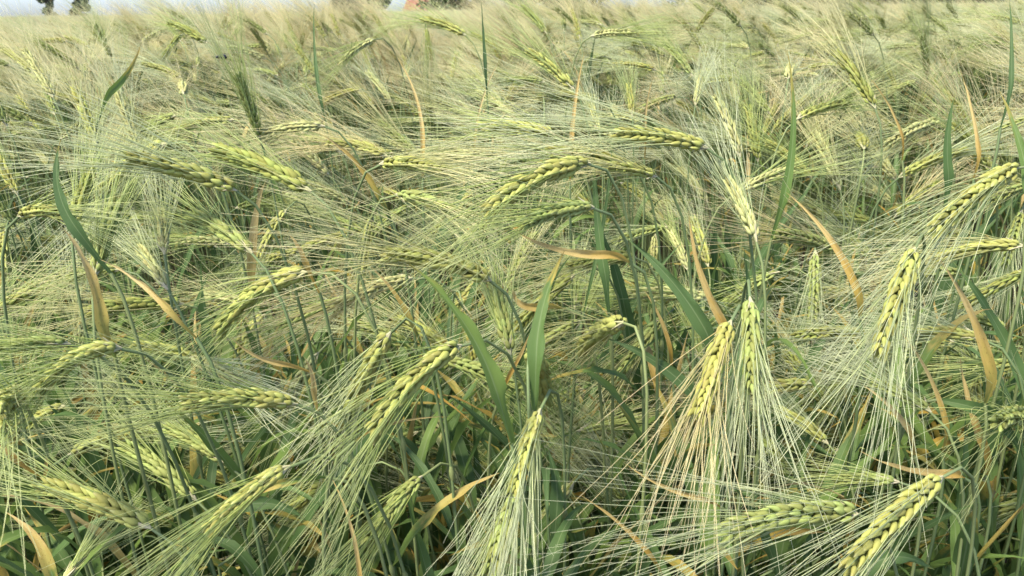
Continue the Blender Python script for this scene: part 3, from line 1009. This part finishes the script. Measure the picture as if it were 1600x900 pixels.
def point_word(dx, dy):
    a = math.degrees(math.atan2(-dy, dx)) % 360
    names = ["pointing right", "leaning up right", "standing upright", "leaning up left", "pointing left", "drooping left", "hanging down", "drooping right"]
    return names[int((a + 22.5) // 45) % 8]


def auto_label(colour, mx, my, dx, dy, lp):
    near = sorted(MARKS, key=lambda m: math.hypot(m[0][0] - mx, m[0][1] - my))
    size = "small " if lp < 60 else ""
    for (q, words_) in near[:8]:
        dist = math.hypot(q[0] - mx, q[1] - my)
        how = "just " if dist < 60 else ""
        l = f"{size}{COLOUR_WORD[colour]} ear {point_word(dx, dy)}, {how}{side_word(mx - q[0], my - q[1])} {words_}"
        if l not in used_labels:
            used_labels.add(l)
            return l
    l = f"{size}{COLOUR_WORD[colour]} ear {point_word(dx, dy)}, further from {near[0][1]} than its neighbours"
    used_labels.add(l)
    return l


def build_auto_stalks(count):
    rs = np.random.default_rng(21)
    made = tries = 0
    while made < count and tries < 30000:
        tries += 1
        py = 24 + 800 * rs.random() ** 1.8
        px = rs.uniform(-15, 1615)
        z = rs.uniform(0.86, 0.985) if py < 300 else rs.uniform(0.70, 0.93)
        d = (CAM_H - z) / max(slope(py), 0.012)
        if py > 300:
            d = max(d, 0.72 + 0.2 * rs.random())
        if not (0.6 < d < 2.6):
            continue
        lp_est = FPX * 0.07 / d
        ok = True
        for (hx, hy, hl, hd, _) in placed:
            rr = math.hypot(px - hx, py - hy)
            if rr < 0.36 * (lp_est + hl) or (rr < hl + 25 and d < hd + 0.02):
                ok = False
                break
        if not ok:
            continue
        if rs.random() < 0.8:
            th = R((150 if py < 330 else 200) + rs.normal(0, 32))
        else:
            th = rs.uniform(0, 2 * math.pi)
        dep = rs.uniform(-0.5, 0.5)
        L = rs.uniform(0.066, 0.084)
        k = math.sqrt(1 - dep * dep)
        dirv = RGT * math.cos(th) * k + UPV * math.sin(th) * k + FWD * dep
        mid = at(px, py, d)
        B, T = mid - dirv * L / 2, mid + dirv * L / 2
        view = unit(CAMP - mid)
        tw = rs.uniform(-0.8, 0.8)
        face = view * math.cos(tw) + np.cross(dirv, view) * math.sin(tw)
        gc = rs.choice(['green', 'yellow', 'pale', 'olive', 'gold'], p=[.34, .30, .22, .11, .03])
        ac = rs.choice(['green', 'straw', 'silver', 'tan'], p=[.32, .28, .28, .12]) if py < 330 else rs.choice(['green', 'straw', 'silver', 'tan'], p=[.42, .18, .35, .05])
        bx, by, _ = to_px(B)
        tx, ty, _ = to_px(T)
        lab = auto_label(gc, px, py, tx - bx, ty - by, math.hypot(tx - bx, ty - by))
        make_stalk(B, T, np.array([0, 0, .05 * L]), face, gc, ac, lab, rs, d < 0.85, awn_len=rs.uniform(.11, .14), fan=rs.uniform(1.0, 1.5), sweep=np.array([-0.04, 0, -0.03]) + rs.normal(0, .04, 3), leaves=2 if d < 1.0 else 1, nodes=21)
        placed.append((px, py, lp_est / 2, d, B))
        made += 1


build_auto_stalks(205)


# ------------------------------------------------------------------ the rest of the crop: one object of instanced plants
STUFF_MATS = [STEM, COLLAR, LEAF, G['green'], G['yellow'], G['pale'], A['green'], A['straw'], A['silver'], A['tan']]


def plant_mb(seed, height, with_ear=True, leaves=3, awn_pts=5, nodes=16, low=False, nod=None, dry_p=0.12, am=None):
    rs = np.random.default_rng(seed)
    mb = MB()
    origin = np.zeros(3)
    el = R(rs.uniform(-55, 35)) if nod is None else nod
    dirv = np.array([-math.cos(el), 0, math.sin(el)])
    B = np.array([-rs.uniform(0.06, 0.11), 0, height])
    sp = stem_path(origin.copy(), B, dirv, 9 if low else 13)
    tubes(mb, sp[None], np.linspace(.0018, .0010, len(sp)), 4 if low else 5, 0, [rs.random()])
    if with_ear:
        L = rs.uniform(.066, .082)
        gmat = int(rs.choice([3, 4, 5], p=[.4, .35, .25]))
        amat = int(rs.choice([6, 7, 8, 9], p=[.30, .30, .28, .12])) if am is None else am
        axis, mats, awns, _ = ear_layout(B, B + dirv * L, np.array([0, 0, .05 * L]), np.array([0, -math.sin(el) * 0, 1.0]) + rs.normal(0, .6, 3), nodes, rs, rs.uniform(.11, .14), rs.uniform(1.0, 1.5), np.array([-.03, 0, -.03]) + rs.normal(0, .05, 3), awn_pts)
        if low:
            keep = rs.permutation(len(awns))[:int(len(awns) * .9)]
            awns = awns[keep]
        for M in mats:
            V = np.concatenate(GRAIN_LOW.V) @ M[:3, :3].T + M[:3, 3]
            mb.add(V, GRAIN_LOW.Q[0], gmat, GRAIN_LOW.At[0][:, 0], 0.0, rs.random())
        r = np.linspace(1, .35, awns.shape[1]) * (.00060 if low else .00042)
        tubes(mb, awns, r[None] * rs.uniform(.8, 1.2, (len(awns), 1)), 3, amat, rs.random(len(awns)))
        collar_into(mb, B, dirv, rs, 1)
    for i in range(leaves):
        f = rs.uniform(.22, .72) if with_ear else rs.uniform(.3, .95)
        p = sp[int(f * (len(sp) - 1))]
        az = rs.uniform(0, 2 * math.pi)
        dryv = rs.choice([0.0, .12, .3, .6, 1.0], p=[.50, .2, .14, dry_p, .16 - dry_p])
        leaf_into(mb, leaf_path(p, az, rs.uniform(.14, .24), rs.uniform(.7, 1.1), rs.uniform(0, .75 if with_ear else .42), 7 if low else 10), rs.uniform(.009, .016) * (1 if with_ear else 1.35), (-.4 * math.cos(az), -.4 * math.sin(az), 1), rs, dryv, 2, twist=rs.normal(0, 1.0), across=3 if low else 5)
    return mb


src = bpy.data.collections.new("crop_sources")
n_eared, n_leafy, n_patch = 14, 6, 4
names = []
for i in range(n_eared):
    me = plant_mb(1000 + i, 0.83 + 0.10 * ((i * 5 % n_eared) / n_eared), nod=R(-50 + 13 * i if i < 6 else -14 + 9.5 * (i - 6)), am=(6, 8, 6, 6, 8, 6, 6, 8, 6, 7, 8, 7, 9, 9)[i]).mesh("crop_plant", STUFF_MATS)
    o = bpy.data.objects.new(f"crop_a{i:02d}", me)
    src.objects.link(o)
for i in range(n_leafy):
    me = plant_mb(2000 + i, 0.60, with_ear=False, leaves=5).mesh("crop_plant", STUFF_MATS)
    o = bpy.data.objects.new(f"crop_b{i:02d}", me)
    src.objects.link(o)
low = [plant_mb(3000 + i, 0.9, low=True, awn_pts=3, nodes=10, leaves=1, nod=R(-20 + 11 * i), am=(7, 9, 7, 8, 7, 6, 8, 9)[i]) for i in range(8)]
for i in range(n_patch):
    rs = np.random.default_rng(3100 + i)
    mb = MB()
    for k in range(200):
        a = rs.normal(0, .6)
        s = rs.uniform(.9, 1.06)
        M = np.eye(4)
        M[0, 0], M[0, 1], M[1, 0], M[1, 1] = math.cos(a) * s, -math.sin(a) * s, math.sin(a) * s, math.cos(a) * s
        M[2, 2] = s
        M[:2, 3] = rs.uniform(-.5, .5, 2)
        mb.merge(low[rs.integers(0, 8)], M)
    o = bpy.data.objects.new(f"crop_c{i:02d}", mb.mesh("crop_patch", STUFF_MATS))
    src.objects.link(o)

pts, rots, scl, idx = [], [], [], []


def put(x, y, i, a, s, tilt=0.0):
    pts.append((x, y, 0.0))
    rots.append((tilt * random.gauss(0, 1), tilt * random.gauss(0, 1), a))
    scl.append(s)
    idx.append(i)


hx = np.array([p[0] for p in placed])
hy = np.array([p[1] for p in placed])
hl = np.array([p[2] for p in placed])
hd = np.array([p[3] for p in placed])
rs = np.random.default_rng(77)
# eared plants from 0.7 m to 4 m
area_w = lambda y: 0.66 * y + 0.75
y = 0.78
while y < 4.2:
    w = area_w(y)
    dens = 85 if y < 1.2 else 340
    dy = 0.05
    for k in range(rs.poisson(dens * 2 * w * dy)):
        x, yy = rs.uniform(-w, w), y + rs.uniform(0, dy)
        patch = (1.1 if x < -0.1 * yy else 0.1) + math.sin(x * 1.9 + 1.1) + math.sin(yy * 2.3 - x * 1.3) + math.sin(x * 4.1 + yy * 3.3) * .6
        if yy < 1.25:
            i = int(rs.integers(0, 9))
        else:
            i = int(np.clip(rs.normal(10 + 1.1 * patch, 1.9), 3, n_eared - 1))
        s = rs.uniform(.90, 1.04) * (0.96 if yy < 1.2 else 1.0)
        if yy > 1.7:
            s = rs.uniform(.97, 1.11) if x > -0.46 * yy else rs.uniform(.92, 1.05)
        if yy > 1.2 and -0.135 < (x - .1) / yy < -0.035:      # the lower dip in the crop where the house shows
            s = rs.uniform(.90, .99)
        ang = rs.normal(0, .7) if rs.random() < .8 else rs.uniform(-3.1, 3.1)
        ex = x - .12 * math.cos(ang) * s
        ey = yy - .12 * math.sin(ang) * s
        ez = .9 * s
        qx, qy, qd = to_px((ex, ey, ez))
        rr = np.hypot(hx - qx, hy - qy)
        if np.any((rr < hl + 30) & (qd < hd + 0.04)):
            continue
        put(x, yy, i, ang, s, .05)
    y += dy
# leafy undergrowth near the edge
for k in range(1850):
    yy = .60 + .9 * rs.random() ** 1.3
    w = area_w(yy)
    put(rs.uniform(-w, w), yy, n_eared + int(rs.integers(0, n_leafy)), rs.uniform(-3.1, 3.1), rs.uniform(.80, 1.08) if yy < 1.0 else rs.uniform(.8, 1.0), .08)
# far patches
yy = 4.5
while yy < FIELD_END:
    w = 0.68 * yy + 1.5
    xx = -w
    while xx < w:
        put(xx + rs.uniform(-.2, .2), yy + rs.uniform(-.2, .2), n_eared + n_leafy + int(rs.integers(0, n_patch)), rs.normal(0, .25), rs.uniform(.92, 1.02))
        xx += 0.95 if yy < 12 else 1.05
    yy += 0.9 if yy < 12 else 1.1

pm = bpy.data.meshes.new("barley_crop")
pm.from_pydata(pts, [], [])
for nm, typ, data in (("rot", 'FLOAT_VECTOR', np.array(rots)), ("scl", 'FLOAT', np.array(scl)), ("idx", 'INT', np.array(idx))):
    a = pm.attributes.new(nm, typ, 'POINT')
    a.data.foreach_set("vector" if typ == 'FLOAT_VECTOR' else "value", data.ravel().astype(np.int32 if typ == 'INT' else np.float32))
crop = link("barley_crop", pm, kind='stuff', label="dense mass of green and straw coloured barley filling the field", category="barley crop")
ng = bpy.data.node_groups.new("crop_scatter", 'GeometryNodeTree')
ng.interface.new_socket("Geometry", in_out='INPUT', socket_type='NodeSocketGeometry')
ng.interface.new_socket("Geometry", in_out='OUTPUT', socket_type='NodeSocketGeometry')
gi, go = ng.nodes.new("NodeGroupInput"), ng.nodes.new("NodeGroupOutput")
ci = ng.nodes.new("GeometryNodeCollectionInfo")
ci.inputs["Collection"].default_value = src
ci.inputs["Separate Children"].default_value = True
ci.inputs["Reset Children"].default_value = True
ip = ng.nodes.new("GeometryNodeInstanceOnPoints")
ip.inputs["Pick Instance"].default_value = True


def named(nm, typ):
    n = ng.nodes.new("GeometryNodeInputNamedAttribute")
    n.data_type = typ
    n.inputs["Name"].default_value = nm
    return n.outputs[0]


e2r = ng.nodes.new("FunctionNodeEulerToRotation")
ng.links.new(named("rot", 'FLOAT_VECTOR'), e2r.inputs[0])
ng.links.new(gi.outputs[0], ip.inputs["Points"])
ng.links.new(ci.outputs[0], ip.inputs["Instance"])
ng.links.new(named("idx", 'INT'), ip.inputs["Instance Index"])
ng.links.new(e2r.outputs[0], ip.inputs["Rotation"])
ng.links.new(named("scl", 'FLOAT'), ip.inputs["Scale"])
ng.links.new(ip.outputs[0], go.inputs[0])
md = crop.modifiers.new("scatter", 'NODES')
md.node_group = ng


# ------------------------------------------------------------------ the small dark insect on the awns
def insect():
    c = at(347, 89, 1.15)
    o = thing("insect", "small dark insect clinging to the awns at upper left", "insect", tuple(c))

    def blob(name, off, r, mat, squash=(1, 1, 1)):
        mb = MB()
        th = np.linspace(.15, math.pi - .15, 6)
        p = np.stack([np.cos(th) * r * squash[0], 0 * th, 0 * th], -1) + np.asarray(off)
        tubes(mb, p[None], np.sin(th) * r * squash[1], 8, 0, [.5])
        return build(mb, name, [mat], o)
    blob("abdomen", (0.0025, 0, 0), .0042, INSECTM, (1.1, .8, 1))
    blob("thorax", (-.0032, 0, .0006), .0028, INSECTM)
    blob("head", (-.0068, 0, .0002), .0018, INSECTM)
    for s in (-1, 1):
        mb = MB()
        leaf_into(mb, bez2(np.array([-.003, 0, .003]), np.array([.001, s * .002, .005]), np.array([.008, s * .005, .003]), 6), .004, (0, 0, 1), np.random.default_rng(3), 0, 0, fold=.05)
        build(mb, "wing", [WINGM], o)
        for k in range(3):
            mb = MB()
            x = -.004 + k * .002
            tubes(mb, np.array([[(x, 0, -.001), (x + (k - 1) * .002, s * .004, .0005), (x + (k - 1) * .004, s * .007, -.005)]]), [.0005, .0004, .0002], 4, 0, [.5])
            build(mb, "leg", [INSECTM], o)


insect()
